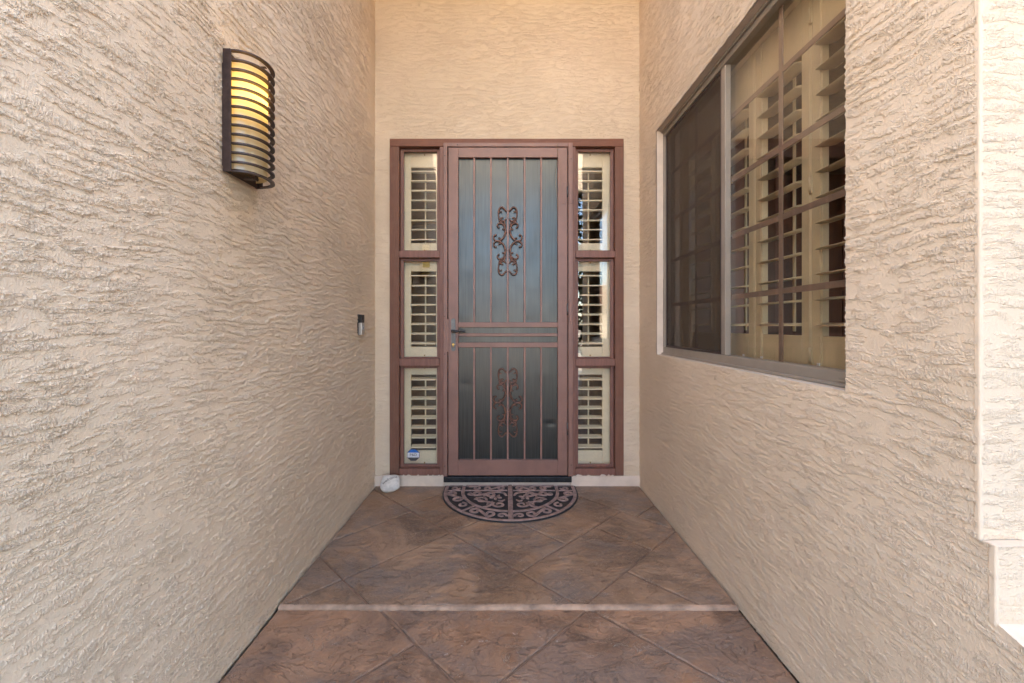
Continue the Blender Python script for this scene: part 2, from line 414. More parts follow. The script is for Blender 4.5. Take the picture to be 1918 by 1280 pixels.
wr = thing('stucco_wall', 'beige stucco wall pierced by the sliding window, ending in a pale front corner', 'wall', (XR, 1.9, 0))
def keep_r(U, V):
    k = ~((U > WY0) & (U < WY1) & (V > WZ0) & (V < WZ1))
    rag = .006 * np.sin(V * 61) + .004 * np.sin(V * 173 + 1)
    edge = np.where(V > .776, YF + .004, np.where(V > .612, .902 + rag * .5, .898 - np.clip((.612 - V) * 3.2, 0, .2) + rag))
    return k & (U > edge) & near(U, V)
at0(sheet('wall_face', 'stucco', None, axis(.69, YW, GR, WY0, WY1), axis(-.020, TOP, GR, WZ0, WZ1), lambda U, V: (np.full_like(U, XR), U, V), keep_r, True), wr)
at0(sheet('wall_top', 'stucco', None, axis(YF, YW, .02), axis(1.9, TOP, .02), lambda U, V: (np.full_like(U, XR + .001), U, V), lambda U, V: (V > CH + .95 * U + .10) & ~((U > WY0) & (U < WY1 + .02) & (V < WZ1)), True), wr)
TK = .19                                               # wall thickness
b = MB()                                               # solid round the window, set just behind the face
b.box(XR + .004, XR + TK, YF + .004, WY0, 0, TOP); b.box(XR + .004, XR + TK, WY1, YW + .3, 0, TOP)
b.box(XR + .004, XR + TK, WY0, WY1, 0, WZ0); b.box(XR + .004, XR + TK, WY0, WY1, WZ1, TOP)
at0(b.done('wall_mass', 'curb', None), wr)
fr = lambda z0, z1, y, x0=XR: sheet('front_face', 'stucco_front', None, axis(x0, 1.62, .006), axis(z0, z1, .006), lambda U, V: (U, np.full_like(U, y), V), None, False)
at0(fr(.776, TOP, YF, XR + .001), wr)
at0(fr(.612, .776, .898, XR + .002), wr)
at0(box('front_ledge', 'bead', None, XR + .003, 1.62, .899, YF + .02, .60, .775, .003), wr)
t = bmesh.new()                                        # flared base of the front corner
pr = [(.612, .898), (.600, .862), (.588, .82), (.555, .71), (.0, .70), (.0, 1.0), (.612, 1.0)]
va = [t.verts.new((XR + .003, y, z)) for z, y in pr]; vb = [t.verts.new((1.62, y, z)) for z, y in pr]
for k in range(len(pr)): t.faces.new((va[k], va[(k + 1) % 7], vb[(k + 1) % 7], vb[k]))
t.faces.new(va[::-1]); t.faces.new(vb)
k = MB(); k.join(t); at0(k.done('front_base', 'bead'), wr)
at0(MB().box(XR - .0030, XR + .006, YF - .0035, YF + .010, .772, TOP, .003).done('corner_bead', 'bead'), wr)
at0(MB().box(XR - .0035, XR + .006, .8945, .910, .606, .779, .003).done('corner_bead', 'bead'), wr)
# house front continues right, with an unseen opening added to light the room
b = MB(); b.box(1.62, 2.1, YF, YF + .2, -.2, TOP); b.box(4.1, 7.0, YF, YF + .2, -.2, TOP)
b.box(2.1, 4.1, YF, YF + .2, -.2, .7); b.box(2.1, 4.1, YF, YF + .2, 2.4, TOP)
at0(b.done('front_wall', 'stucco_fine'), wr)

wb = thing('stucco_wall', 'pale beige stucco wall around and above the front door', 'wall', (0, YW, 0))
G2 = .008
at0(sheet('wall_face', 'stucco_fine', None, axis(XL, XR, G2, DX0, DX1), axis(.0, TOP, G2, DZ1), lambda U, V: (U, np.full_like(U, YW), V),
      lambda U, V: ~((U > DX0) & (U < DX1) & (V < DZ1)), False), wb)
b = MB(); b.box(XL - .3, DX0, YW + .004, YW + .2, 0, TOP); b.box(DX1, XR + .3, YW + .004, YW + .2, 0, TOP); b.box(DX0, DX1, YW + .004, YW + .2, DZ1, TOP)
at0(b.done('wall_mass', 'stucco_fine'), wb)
at0(MB().box(XL + .001, bx(833), YW - .016, YW + .1, -.05, DZ0 - .002, .004).done('sill_curb', 'curb'), wb)
at0(MB().box(bx(1068), XR - .001, YW - .018, YW + .1, -.05, DZ0 - .004, .004).done('sill_curb', 'curb'), wb)
at0(MB().box(bx(833) + .001, bx(1068) - .001, YW - .020, YW + .1, -.05, bz(900), .004).done('sill_curb', 'curb'), wb)

rnd = random.Random(21)
for px, wpx in ((757, 4), (767, 9), (784, 5), (803, 3), (812, 3), (823, 6), (829, 3), (1084, 14), (1102, 9), (1128, 12), (1139, 5), (1146, 4)):
    c = MB(); x0 = bx(px - wpx / 2); x1 = bx(px + wpx / 2); zc = DZ0 + .002
    P = [(x0, zc - .003), (x0 + (x1 - x0) * .3, zc + rnd.uniform(.004, .009)), (x0 + (x1 - x0) * .75, zc + rnd.uniform(.002, .008)), (x1, zc - .002), (x0 + (x1 - x0) * .5, zc - .006)]
    fa = [c.bm.verts.new((x, YW - .0245, z)) for x, z in P]; fb = [c.bm.verts.new((x, YW - .0205, z)) for x, z in P]
    c.bm.faces.new(fa); c.bm.faces.new(fb[::-1])
    for i in range(5): c.bm.faces.new((fa[i], fa[(i + 1) % 5], fb[(i + 1) % 5], fb[i]))
    at0(c.done('paint_chip', 'curb'), wb)

# unseen entry ceiling and roof, cut back to let sky light onto the walls
struct(box('porch_ceiling', 'ceil', None, -6, 7, 2.3, YW + .3, TOP, TOP + .05))
rf = struct(box('roof', 'roof', None, -7, 8, 2.1, 9, 4.62, 4.9))
struct(box('soffit', 'ceil', None, -7, 8, 2.11, 2.3, TOP - .10, 4.61))
struct(box('entry_beam', 'stucco_fine', None, -6, 7, -.95, -.70, 3.62, 5.0))  # unseen beam, made tall to keep sky out of the door panel's reflection

# ------------------------------------------------------------------ rooms behind the glass
def room(name, m, x0, x1, y0, y1, z0, z1, skip=()):
    r = None
    for k, a in {'floor': (x0, x1, y0, y1, z0 - .05, z0), 'ceiling': (x0, x1, y0, y1, z1, z1 + .05), 'back': (x0, x1, y1, y1 + .05, z0, z1),
                 'left': (x0 - .05, x0, y0, y1, z0, z1), 'right': (x1, x1 + .05, y0, y1, z0, z1)}.items():
        if k in skip: continue
        mm = m[k] if isinstance(m, dict) and k in m else (m['all'] if isinstance(m, dict) else m)
        o = struct(box('interior_floor' if k == 'floor' else 'interior_ceiling' if k == 'ceiling' else 'interior_wall', mm, None, *a))
room('hall', {'all': 'hall', 'floor': 'roomwood'}, -1.6, 1.18, YW + .2, 6.5, .02, 2.8)
room('room', {'all': 'roomwall', 'floor': 'roomwood', 'right': 'roomwood', 'back': 'roomwood'}, XR + TK + .01, 4.6, YF + .21, 4.2, .02, 2.75, ('left',))

# ------------------------------------------------------------------ floor: stamped stones
def clip(poly, x0, x1, y0, y1):
    def cut(P, ins, it):
        out = []
        for a, b in zip(P, P[1:] + P[:1]):
            if ins(a): out.append(a)
            if ins(a) != ins(b): out.append(it(a, b))
        return out
    for ax, val, sg in ((0, x0, 1), (0, x1, -1), (1, y0, 1), (1, y1, -1)):
        poly = cut(poly, lambda p: (p[ax] - val) * sg >= 0, lambda a, b: tuple(a[i] + (b[i] - a[i]) * (val - a[ax]) / (b[ax] - a[ax]) for i in (0, 1)))
        if not poly: return []
    return poly
YS = 1.882                                            # step edge
# stamp pattern, rectangles in s = x + y, t = y - x
ST = [(2.2, 2.745, .4, 1.53), (2.745, 3.6, .2, 1.53), (3.6, 4.6, .2, 1.9), (2.2, 3.15, 1.53, 2.06), (3.15, 3.6, 1.53, 2.06),
      (2.2, 2.745, 2.06, 2.87), (2.745, 3.6, 2.06, 2.87), (3.6, 4.6, 1.9, 3.3), (2.2, 2.745, 2.87, 3.6), (2.745, 3.6, 2.87, 3.6), (2.2, 4.6, 3.6, 4.6),
      (3.6, 4.6, 3.3, 3.6), (1.27, 2.2, 1.53, 2.87), (1.27, 2.2, 2.87, 3.45), (1.27, 2.2, 3.45, 4.6), (.3, 1.27, 2.87, 4.6), (.3, 1.27, 2.03, 2.87), (1.27, 2.2, .4, 1.53)]
LO = [(1.31, 2.25, 1.51, 2.9), (1.31, 2.25, .35, 1.51), (2.25, 3.2, .2, 1.51), (2.25, 3.2, 1.51, 2.4), (.45, 1.31, 1.05, 2.03), (.45, 1.31, 2.03, 2.95), (.45, 1.31, .1, 1.05), (-.6, .45, .9, 2.0),
      (-.6, .45, 2.0, 3.2), (.3, 1.31, 2.95, 3.6), (-.6, .45, -.2, .9), (.45, 1.31, -.9, .1), (1.31, 2.25, -.6, .35)]
def paving(name, label, m, rects, y0, y1, ztop, seed):
    rnd = random.Random(seed)
    x0, x1 = XL + .012, XR - .011
    fl = struct(box(name, 'joint', None, x0, x1, y0, y1, ztop - .10, ztop - .007))
    for (s0, s1, t0, t1) in rects:
        P = [((s - t) / 2, (s + t) / 2) for s, t in ((s0, t0), (s1, t0), (s1, t1), (s0, t1))]
        P = inset(P[::-1], .0055)
        P = clip(P, x0 + .001, x1 - .001, y0, y1)
        Q = []
        for p in P:
            if not Q or (Vector(p) - Vector(Q[-1])).length > .006: Q.append(p)
        if len(Q) > 2 and (Vector(Q[0]) - Vector(Q[-1])).length < .006: Q.pop()
        if len(Q) < 3: continue
        ar = abs(sum(Q[i][0] * Q[(i + 1) % len(Q)][1] - Q[(i + 1) % len(Q)][0] * Q[i][1] for i in range(len(Q)))) / 2
        if ar < .004: continue
        W = []
        for a_, b_ in zip(Q, Q[1:] + Q[:1]):
            a_, b_ = Vector(a_), Vector(b_); nn = max(1, int((b_ - a_).length / .05)); e_ = (b_ - a_).normalized(); onb = min(abs(a_.x - b_.x), abs(a_.y - b_.y)) < 1e-4
            for i in range(nn):
                p_ = a_ + (b_ - a_) * i / nn
                if i and not onb: p_ = p_ + Vector((-e_.y, e_.x)) * rnd.uniform(-.0022, .0022)
                W.append((p_.x, p_.y))
        Q = W
        MB().prism(Q, ztop - .02, ztop + rnd.uniform(-.0012, .0012), .0032).done('stone', m, fl)
    return fl
ZL = -.014
up = paving('porch_floor', '', 'stone_floor', ST, YS, YW - .02, 0.0, 1)
lo = paving('walkway', '', 'stone_walk', LO, -1.19, YS - .012, ZL, 2)
struct(box('bare_soil', 'soil', None, XL - .01, XR + .01, -1.2, YW, -.5, -.055))
# rounded pale lip of the step, worn in places
n = 90; b = MB(); rnd = random.Random(5)
sec = [(-.0, -.030), (-.016, -.030), (-.0185, -.018), (-.016, -.006), (-.009, -.0005), (.0, .0008)]
rows = []
for i in range(n + 1):
    x = XL + .014 + (XR - XL - .028) * i / n
    nick = .0035 if rnd.random() < .05 else 0.0
    jy = .0025 * math.sin(x * 5.1) + rnd.uniform(-.0002, .0002)
    rows.append([b.bm.verts.new((x, YS + .001 + a * (1 - nick * 60) + jy, z - (nick if z > -.02 else 0))) for a, z in sec])
for r0, r1 in zip(rows, rows[1:]):
    for k in range(5): b.bm.faces.new((r0[k], r0[k + 1], r1[k + 1], r1[k])).smooth = True
b.done('step_edge', 'nosing', up)['label'] = 'pale worn rounded lip of the shallow step'

# ------------------------------------------------------------------ door surround with sidelights
ds = thing('door_surround', 'brown painted wooden door surround with three stacked sidelight panes on each side', 'door frame', (0, YW, 0))
T0 = YW - .020
for nm, x0, x1, z0, z1, m in (('trim_board', DX0, bx(748.5), DZ0, bz(276.5), 'trim_v'), ('trim_board', bx(1151), DX1, DZ0, bz(276.5), 'trim_v'),
                              ('trim_board', DX0, DX1, bz(276.2), DZ1, 'trim_h')):
    at0(MB().box(x0, x1, T0, YW + .07, z0, z1, .003).done(nm, m), ds)
at0(MB().box(bx(824), bx(833.5), T0 + .004, YW + .12, DZ0, bz(276.6), .002).done('post', 'stop'), ds)
at0(MB().box(bx(1070.5), bx(1077.5), T0 + .004, YW + .12, DZ0, bz(276.6), .002).done('post', 'stop'), ds)
SL = ((bx(748.7), bx(823.8)), (bx(1077.7), bx(1150.8)))          # sidelight columns
OPEN = ((276.8, 470.5), (483.5, 671.5), (685.5, 877.0))          # photo rows of the three openings
GY = YW + .045                                                   # glass plane
for x0, x1 in SL:
    for a, c in ((470.7, 483.3), (671.7, 685.3), (877.2, 889.4)):
        at0(MB().box(x0, x1, T0 + .002, YW + .11, bz(c), bz(a), .002).done('cross_rail', 'stop'), ds)
    for j, (a, c) in enumerate(OPEN):
        z1, z0 = bz(a), bz(c); sw = .026; tb = .022; bb = .010 if j < 2 else .022
        for q in ((x0, x0 + sw, z0, z1), (x1 - sw, x1, z0, z1), (x0 + sw, x1 - sw, z1 - tb, z1), (x0 + sw, x1 - sw, z0, z0 + bb)):
            at0(MB().box(q[0], q[1], YW + .024, GY - .003, q[2], q[3], .003).done('glazing_stop', 'stop'), ds)
        at0(box('glass_pane', 'glass_side', None, x0 + .004, x1 - .004, GY, GY + .0005, z0 + .003, z1 - .003), ds)

# ------------------------------------------------------------------ sidelight shutters
def sidelight_shutter(x0, x1, ox0, ox1, rod, z0, z1, lz, label):
    y = GY + .035; th = .024
    t = thing('sidelight_shutter', label, 'shutter', ((x0 + x1) / 2, y, z0), 'shutters in the door sidelights')
    for a in ((x0, ox0, z0, z1), (ox1, x1, z0, z1)): at0(MB().box(a[0], a[1], y, y + th, a[2], a[3], .002).done('stile', 'cream'), t)
    top, bot = lz[0] + .034, lz[-1] - .030
    at0(MB().box(ox0, ox1, y + .0005, y + th, top, z1, .002).done('rail', 'cream'), t)
    at0(MB().box(ox0, ox1, y + .0005, y + th, z0, bot, .002).done('rail', 'cream'), t)
    for i, z in enumerate(lz):
        l = MB().box(-(ox1 - ox0) / 2 + .001, (ox1 - ox0) / 2 - .001, -.032, .032, -.0052, .0052, .003).done('louver', 'cream')
        l.rotation_euler = (R(9 + random.uniform(-1.5, 1.5)), 0, 0); l.location = Vector(((ox0 + ox1) / 2, y + .014, z)) - Vector(t.location); l.parent = t
    at0(MB().box(rod - .006, rod + .006, y + .052, y + .062, bot + .006, top - .03, .002).done('tilt_rod', 'cream'), t)
    for zz in (z1 - .022, z0 + .016): at0(MB().tube([(rod + .004, y - .006, zz), (rod + .004, y + .002, zz)], .006, 8).done('screw', 'brass'), t)
    return t
LY = GY + .05
LZ = [[322, 339.5, 357.5, 376, 394, 413, 430.5, 449], [516.5, 535, 553, 571, 589, 607, 625, 643], [710, 728, 746, 764, 782, 800, 818, 836.5]]
SO = ((770.5, 817.5, 797), (1081, 1127.5, 1102))
words = (('top', 'middle', 'bottom'), ('handle side', 'hinge side'))
for k, (x0, x1) in enumerate(SL):
    for j in range(3):
        sidelight_shutter(x0 + .012, x1 - .012, bx(SO[k][0], LY), bx(SO[k][1], LY), bx(SO[k][2], LY + .04), bz(OPEN[j][1]) + .002, bz(OPEN[j][0]) - .004,
                          [bz(q, LY - .01) for q in LZ[j]], 'cream louvered shutter behind the %s sidelight pane on the door\'s %s' % (words[0][j], words[1][k]))
nb = box('paper_note', 'paper', None, bx(793, LY), bx(806, LY), GY + .028, GY + .030, bz(502, LY), bz(492, LY)); tag(nb, 'small yellow paper tab at the top of a middle sidelight shutter', 'paper tab')

# ------------------------------------------------------------------ security door
sdn = thing('security_door', 'mauve brown metal security door with vertical bars and scroll ornaments', 'door', (bx(951), YW, bz(888)))
Y0 = YW - .040                                                   # front of the leaf
LX0, LX1, IX0, IX1 = bx(841), bx(1061.5), bx(859.5), bx(1043.5)
def dp(name, m, x0, x1, z0, z1, y0=Y0, y1=YW + .004, bev=.002): return at0(MB().box(x0, x1, y0, y1, z0, z1, bev).done(name, m), sdn)
for a in ((832, 839.5), (1063, 1071.5)): dp('jamb', 'mauve', bx(a[0]), bx(a[1]), bz(889), bz(272), Y0 - .004, YW + .02)
dp('jamb', 'mauve', bx(839.6), bx(1062.9), bz(279.3), bz(272), Y0 - .004, YW + .02)
dp('backing', 'black', bx(838), bx(1065), bz(889), bz(275), YW + .012, YW + .02, 0)
dp('stile', 'mauve', LX0, IX0, bz(887.6), bz(280.6)); dp('stile', 'mauve', IX1, LX1, bz(887.6), bz(280.6))
for a, c in ((280.6, 299), (604, 613.3), (624.6, 630.2), (641.6, 650.6), (859, 887.6)): dp('rail', 'mauve', IX0, IX1, bz(c), bz(a))
# dark sheet panels, each a grid with a few dents
def panel(z0, z1, seed, dents):
    def f(U, V):
        Yv = np.full_like(U, YW - .012)
        for (dx, dz, r, d) in dents: Yv = Yv + d * np.exp(-(((U - dx) / r) ** 2 + ((V - dz) / (r * .6)) ** 2))
        rr = np.random.RandomState(seed)
        for _ in range(9):
            a, bb, p_, q_ = rr.uniform(2, 9), rr.uniform(1.5, 6), rr.uniform(0, 6), rr.uniform(0, 6)
            Yv = Yv + .0002 * np.sin(U * a + p_) * np.sin(V * bb + q_)
        return U, Yv, V
    at0(sheet('screen_panel', 'panel', None, axis(IX0 - .003, IX1 + .003, .012), axis(z0 - .003, z1 + .003, .012), f), sdn)
panel(bz(604), bz(299), 3, [(bx(896), bz(383), .02, .0012), (bx(1002), bz(478), .014, .0014), (bx(990), bz(600), .03, .0012), (bx(870), bz(592), .05, -.001)])
panel(bz(624.6), bz(613.3), 4, []); panel(bz(641.6), bz(630.2), 5, [])
panel(bz(859), bz(650.6), 6, [(bx(1031), bz(793), .030, .003), (bx(872), bz(720), .05, .0012), (bx(1015), bz(700), .06, -.001)])
for px in (888.7, 919.8, 951, 982.3, 1013):
    for a, c in ((299, 604), (650.6, 859)):
        dp('bar', 'mauve_bar', bx(px) - .0068, bx(px) + .0068, bz(c) - .002, bz(a) + .002, YW - .034, YW - .021, .002)
# scroll castings: one quarter drawn, then mirrored
def smooth(pts, k=5):
    out = []; n = len(pts)
    for i in range(n - 1):
        p0, p1, p2, p3 = (pts[max(i - 1, 0)], pts[i], pts[i + 1], pts[min(i + 2, n - 1)])
        for s in range(k):
            t = s / k
            out.append(tuple(.5 * (2 * b + (c - a) * t + (2 * a - 5 * b + 4 * c - d) * t * t + (3 * b - a - 3 * c + d) * t ** 3) for a, b, c, d in zip(p0, p1, p2, p3)))
    return out + [tuple(pts[-1])]
QS = [([(428, 212), (440, 216), (458, 190), (490, 162), (526, 174), (547, 220), (548, 275), (540, 322)], 8.5, None),
      ([(540, 250), (528, 225), (505, 232)], 6, 11),
      ([(545, 318), (515, 340), (498, 318), (478, 322)], 7, 8),
      ([(520, 320), (512, 352), (480, 368), (452, 360), (440, 338)], 8, 10),
      ([(535, 330), (538, 355), (520, 375), (490, 380)], 7, 9),
      ([(455, 370), (462, 395), (448, 420), (442, 440)], 9, 9),
      ([(505, 380), (520, 395), (540, 400), (530, 385)], 7, 8),
      ([(545, 462), (566, 440), (550, 408), (510, 400), (470, 426), (449, 484), (449, 545), (466, 598), (502, 642), (548, 664), (595, 656), (620, 618), (612, 585), (590, 578)], 10, None),
      ([(449, 505), (462, 488), (482, 490)], 7, 12), ([(515, 648), (522, 625), (542, 620)], 7, 12),
      ([(425, 532), (450, 532)], 9, None), ([(512, 662), (560, 668), (590, 664)], 8, None)]
def scroll(pyc, name_lab):
    b = MB(); k = 1 / 8 / PX
    for sx in (1, -1):
        for sz in (1, -1):
            for pts, r, bud in QS:
                P = [(bx(951) + sx * (p[0] - 410) * k, YW - .030 + .0, bz(pyc) - sz * (p[1] - 665) * k) for p in smooth(pts, 4)]
                rr = [1.25 * r * k * (.75 + .4 * math.sin(math.pi * i / (len(P) - 1))) for i in range(len(P))]
                b.tube(P, rr, 6)
                if bud: b.ball(P[-1], bud * k, (1, .8, 1), 7)
            for c in ((545, 462, 15), (590, 578, 17), (525, 335, 13), (545, 322, 9), (430, 214, 10)):
                b.ball((bx(951) + sx * (c[0] - 410) * k, YW - .031, bz(pyc) - sz * (c[1] - 665) * k), c[2] * k, (1, .7, 1), 8)
    o = at0(b.done('scroll_ornament', 'scroll'), sdn); return o
scroll(370 + 665 / 8, ''); scroll(680 + 625 * 150 / 1280, '')
# handle set
hp = MB()
hz0, hz1, hx = bz(657.5), bz(597), bx(850.5)
P = [(hx + .016 * math.cos(a), hz1 - .016 + .016 * math.sin(a)) for a in [math.pi * i / 8 for i in range(9)]] + [(hx + .016 * math.cos(a), hz0 + .016 + .016 * math.sin(a)) for a in [math.pi + math.pi * i / 8 for i in range(9)]]
va = [hp.bm.verts.new((x, Y0 - .006, z)) for x, z in P]; vb = [hp.bm.verts.new((x, Y0 + .001, z)) for x, z in P]
hp.bm.faces.new(va); hp.bm.faces.new(vb[::-1])
for i in range(len(P)): hp.bm.faces.new((va[i], va[(i + 1) % len(P)], vb[(i + 1) % len(P)], vb[i]))
hpo = at0(hp.done('handle_plate', 'steel'), sdn)
lv = MB(); zz = bz(620.5)
lv.tube([(hx, Y0 - .004, zz), (hx, Y0 - .045, zz)], .011, 10); lv.ball((hx, Y0 - .047, zz), .013, seg=10)
lv.tube(smooth([(hx, Y0 - .047, zz), (hx + .03, Y0 - .050, zz - .001), (hx + .06, Y0 - .050, zz + .002), (hx + .095, Y0 - .046, zz - .003)], 5), [.010] * 6 + [.0085] * 5 + [.0075] * 5, 8)
o = lv.done('lever', 'black', hpo)
o.matrix_parent_inverse = hpo.matrix_parent_inverse.copy(); o.parent = hpo
lk = MB().tube([(hx, Y0 - .004, bz(645)), (hx, Y0 - .010, bz(645))], .010, 12).ball((hx, Y0 - .009, bz(649)), .006).done('lock_cylinder', 'brass', hpo)
# children of the plate carry world coordinates too: cancel the door's own shift for both
for ch in (o, lk): ch.matrix_parent_inverse = Matrix.Identity(4)
# strike strip, hinges, screws
dp('strike_strip', 'mauve', bx(836.2), bx(842.2), bz(659), bz(598), Y0 - .008, Y0 - .003, .001)
for a, c in ((345, 385), (561, 603), (781, 824)):
    h = dp('hinge', 'mauve', bx(1052), bx(1058.5), bz(c), bz(a), Y0 - .004, Y0 + .001, .0015)
    k = MB().box(bx(1064.8), bx(1070.5), Y0 - .008, Y0 - .003, bz(c), bz(a), .0015).done('hinge_leaf', 'mauve', h)
    k = MB().tube([(bx(1061.5), Y0 - .006, bz(c - 12)), (bx(1061.5), Y0 - .006, bz(a + 8))], .006, 8).done('barrel', 'steel', h)
for px, py in ((834.5, 296), (858, 276), (1043, 276.5), (1068, 302), (834.5, 593), (834.5, 663), (834.5, 870), (1068, 868), (1068, 580)):
    at0(MB().ball((bx(px), Y0 - .0045, bz(py)), .0042, (1, .4, 1), 6).done('screw', 'black'), sdn)
dp('threshold', 'threshold', bx(832.5), bx(1069), bz(899.6), bz(889.3), Y0 - .012, YW + .05, .003)
wi = MB(); zt = bz(272)
wi.tube(smooth([(bx(1043), Y0 - .006, zt), (bx(1043.5), Y0 - .004, bz(298)), (bx(1047.5), Y0 - .010, bz(315)), (bx(1049.5), Y0 - .012, bz(335)), (bx(1047), Y0 - .008, bz(358)), (bx(1045.5), Y0 - .004, bz(398))], 6), .0011, 5)
wi.tube(smooth([(bx(1043.5), Y0 - .004, bz(302)), (bx(1040), Y0 - .006, bz(318)), (bx(1039), Y0 - .008, bz(345)), (bx(1042.5), Y0 - .006, bz(372)), (bx(1043.5), Y0 - .004, bz(392))], 6), .0011, 5)
tag(wi.done('loose_wire', 'wire'), 'thin loose wire loop hanging over the corner of the security door', 'wire')

# alarm sticker on the bottom left pane
def text_mesh(body, size, ext=.0004):
    cu = bpy.data.curves.new('t', 'FONT'); cu.body = body; cu.size = size; cu.extrude = ext; cu.align_x = 'CENTER'; cu.align_y = 'CENTER'; cu.resolution_u = 3
    ob = bpy.data.objects.new('t', cu); C.objects.link(ob); bpy.context.view_layer.update()
    me = bpy.data.meshes.new_from_object(ob.evaluated_get(bpy.context.evaluated_depsgraph_get()))
    bpy.data.objects.remove(ob); bpy.data.curves.remove(cu); return me
sx_, sz_ = bx(774.3, GY), bz(852.3, GY)
st = thing('alarm_sticker', 'small blue and white octagonal sticker on the bottom sidelight pane', 'sticker', (sx_, GY - .0012, sz_))
def octa(r, zlo, zhi, y, nm, m, txt=None):
    P = [(r * 1.05 * math.cos(R(22.5 + 45 * i)) / math.cos(R(22.5)), r * math.sin(R(22.5 + 45 * i)) / math.cos(R(22.5))) for i in range(8)]
    P = clip([(p[0], p[1]) for p in P], -1, 1, zlo, zhi); b = MB()
    lo_ = [b.bm.verts.new((x, y, z)) for x, z in P]; hi_ = [b.bm.verts.new((x, y - .0005, z)) for x, z in P]
    b.bm.faces.new(lo_); b.bm.faces.new(hi_[::-1])
    for i in range(len(P)): b.bm.faces.new((lo_[i], lo_[(i + 1) % len(P)], hi_[(i + 1) % len(P)], hi_[i]))
    return b.done(nm, m, st)
octa(.047, -1, 1, .0, 'border', 'st_dark'); octa(.044, -.020, .018, -.0008, 'band', 'st_white'); octa(.0425, .0185, 1, -.0008, 'band', 'st_blue'); octa(.0425, -1, -.0205, -.0008, 'band', 'steel')
me = text_mesh('P&D', .030); o = link('lettering', me, 'ink', st); o.rotation_euler = (R(90), 0, 0); o.location = (0, -.0018, .000)

# ------------------------------------------------------------------ sliding window in the right-hand wall
wn = thing('sliding_window', 'taupe framed sliding window with a grille, one half behind a dark insect screen', 'window', (XR + .05, (WY0 + WY1) / 2, WZ0))
FX = XR + .045                                        # front of the frame
def wp(name, m, x0, x1, y0, y1, z0, z1, bev=.002): return at0(MB().box(x0, x1, y0, y1, z0, z1, bev).done(name, m), wn)
fw = .030
wp('frame_rail', 'alu', FX, FX + .07, WY0, WY1, WZ0 + .002, WZ0 + .052); wp('frame_rail', 'alu', FX, FX + .07, WY0, WY1, WZ1 - .045, WZ1 - .002)
wp('frame_lip', 'alu', FX - .012, FX - .0005, WY0, WY1, WZ0 + .002, WZ0 + .014); wp('frame_lip', 'alu', FX - .012, FX - .0005, WY0, WY1, WZ1 - .018, WZ1 - .002)
wp('frame_stile', 'alu', FX, FX + .07, WY0, WY0 + fw, WZ0 + .053, WZ1 - .046); wp('frame_stile', 'alu', FX, FX + .07, WY1 - fw, WY1, WZ0 + .053, WZ1 - .046)
YM = 2.112
wp('meeting_stile', 'alu', FX + .004, FX + .034, YM - .012, YM + .028, WZ0 + .053, WZ1 - .046)
z0, z1 = WZ0 + .053, WZ1 - .046
GX = FX + .030
at0(box('glass_pane', 'glass', None, GX, GX + .0005, WY0 + fw, YM - .018, z0, z1), wn)
at0(box('glass_pane', 'glass', None, GX + .012, GX + .0125, YM + .028, WY1 - fw, z0, z1), wn)
for (ya, yb, gx) in ((WY0 + fw, YM - .018, GX), (YM + .028, WY1 - fw, GX + .012)):
    ym = 1.722 if ya < 2 else (ya + yb) / 2
    wp('muntin', 'muntin', gx + .003, gx + .009, ym - .012, ym + .012, z0, z1, .001)
    for z in (1.386, 1.687, 1.968, 2.285): 
        wp('muntin', 'muntin', gx + .0035, gx + .0085, ya, yb, z - .012, z + .012, .001)
sc = at0(box('insect_screen', 'screen', None, FX + .012, FX + .0125, YM + .028, WY1 - fw, z0, z1), wn)
sc['label'] = 'dark mesh screen over the far half'
for q in ((YM + .0285, YM + .045, z0, z1), (WY1 - fw - .017, WY1 - fw - .0005, z0, z1)): wp('screen_frame', 'bronze', FX + .008, FX + .018, *q, .001)
for q in ((YM + .0455, WY1 - fw - .0175, z0, z0 + .014), (YM + .0455, WY1 - fw - .0175, z1 - .014, z1)): wp('screen_frame', 'bronze', FX + .008, FX + .018, *q, .001)
for y in (1.98, 1.84, 1.505): wp('clip', 'silver', GX - .004, GX - .001, y - .007, y + .007, z0 + .004, z0 + .014, .001)
wp('weep_cover', 'alu', FX - .004, FX - .0006, 1.325, 1.375, WZ0 + .018, WZ0 + .028, .001)
wp('pull_rail', 'silver', FX - .0005, FX + .002, WY1 - .010, WY1 - .004, WZ0 + .52, WZ0 + .66, .001)
# stucco return round the opening: far jamb catches the light
wp('sill_bead', 'curb', XR + .003, FX, WY0, WY1, WZ0 - .012, WZ0 + .001, .002)

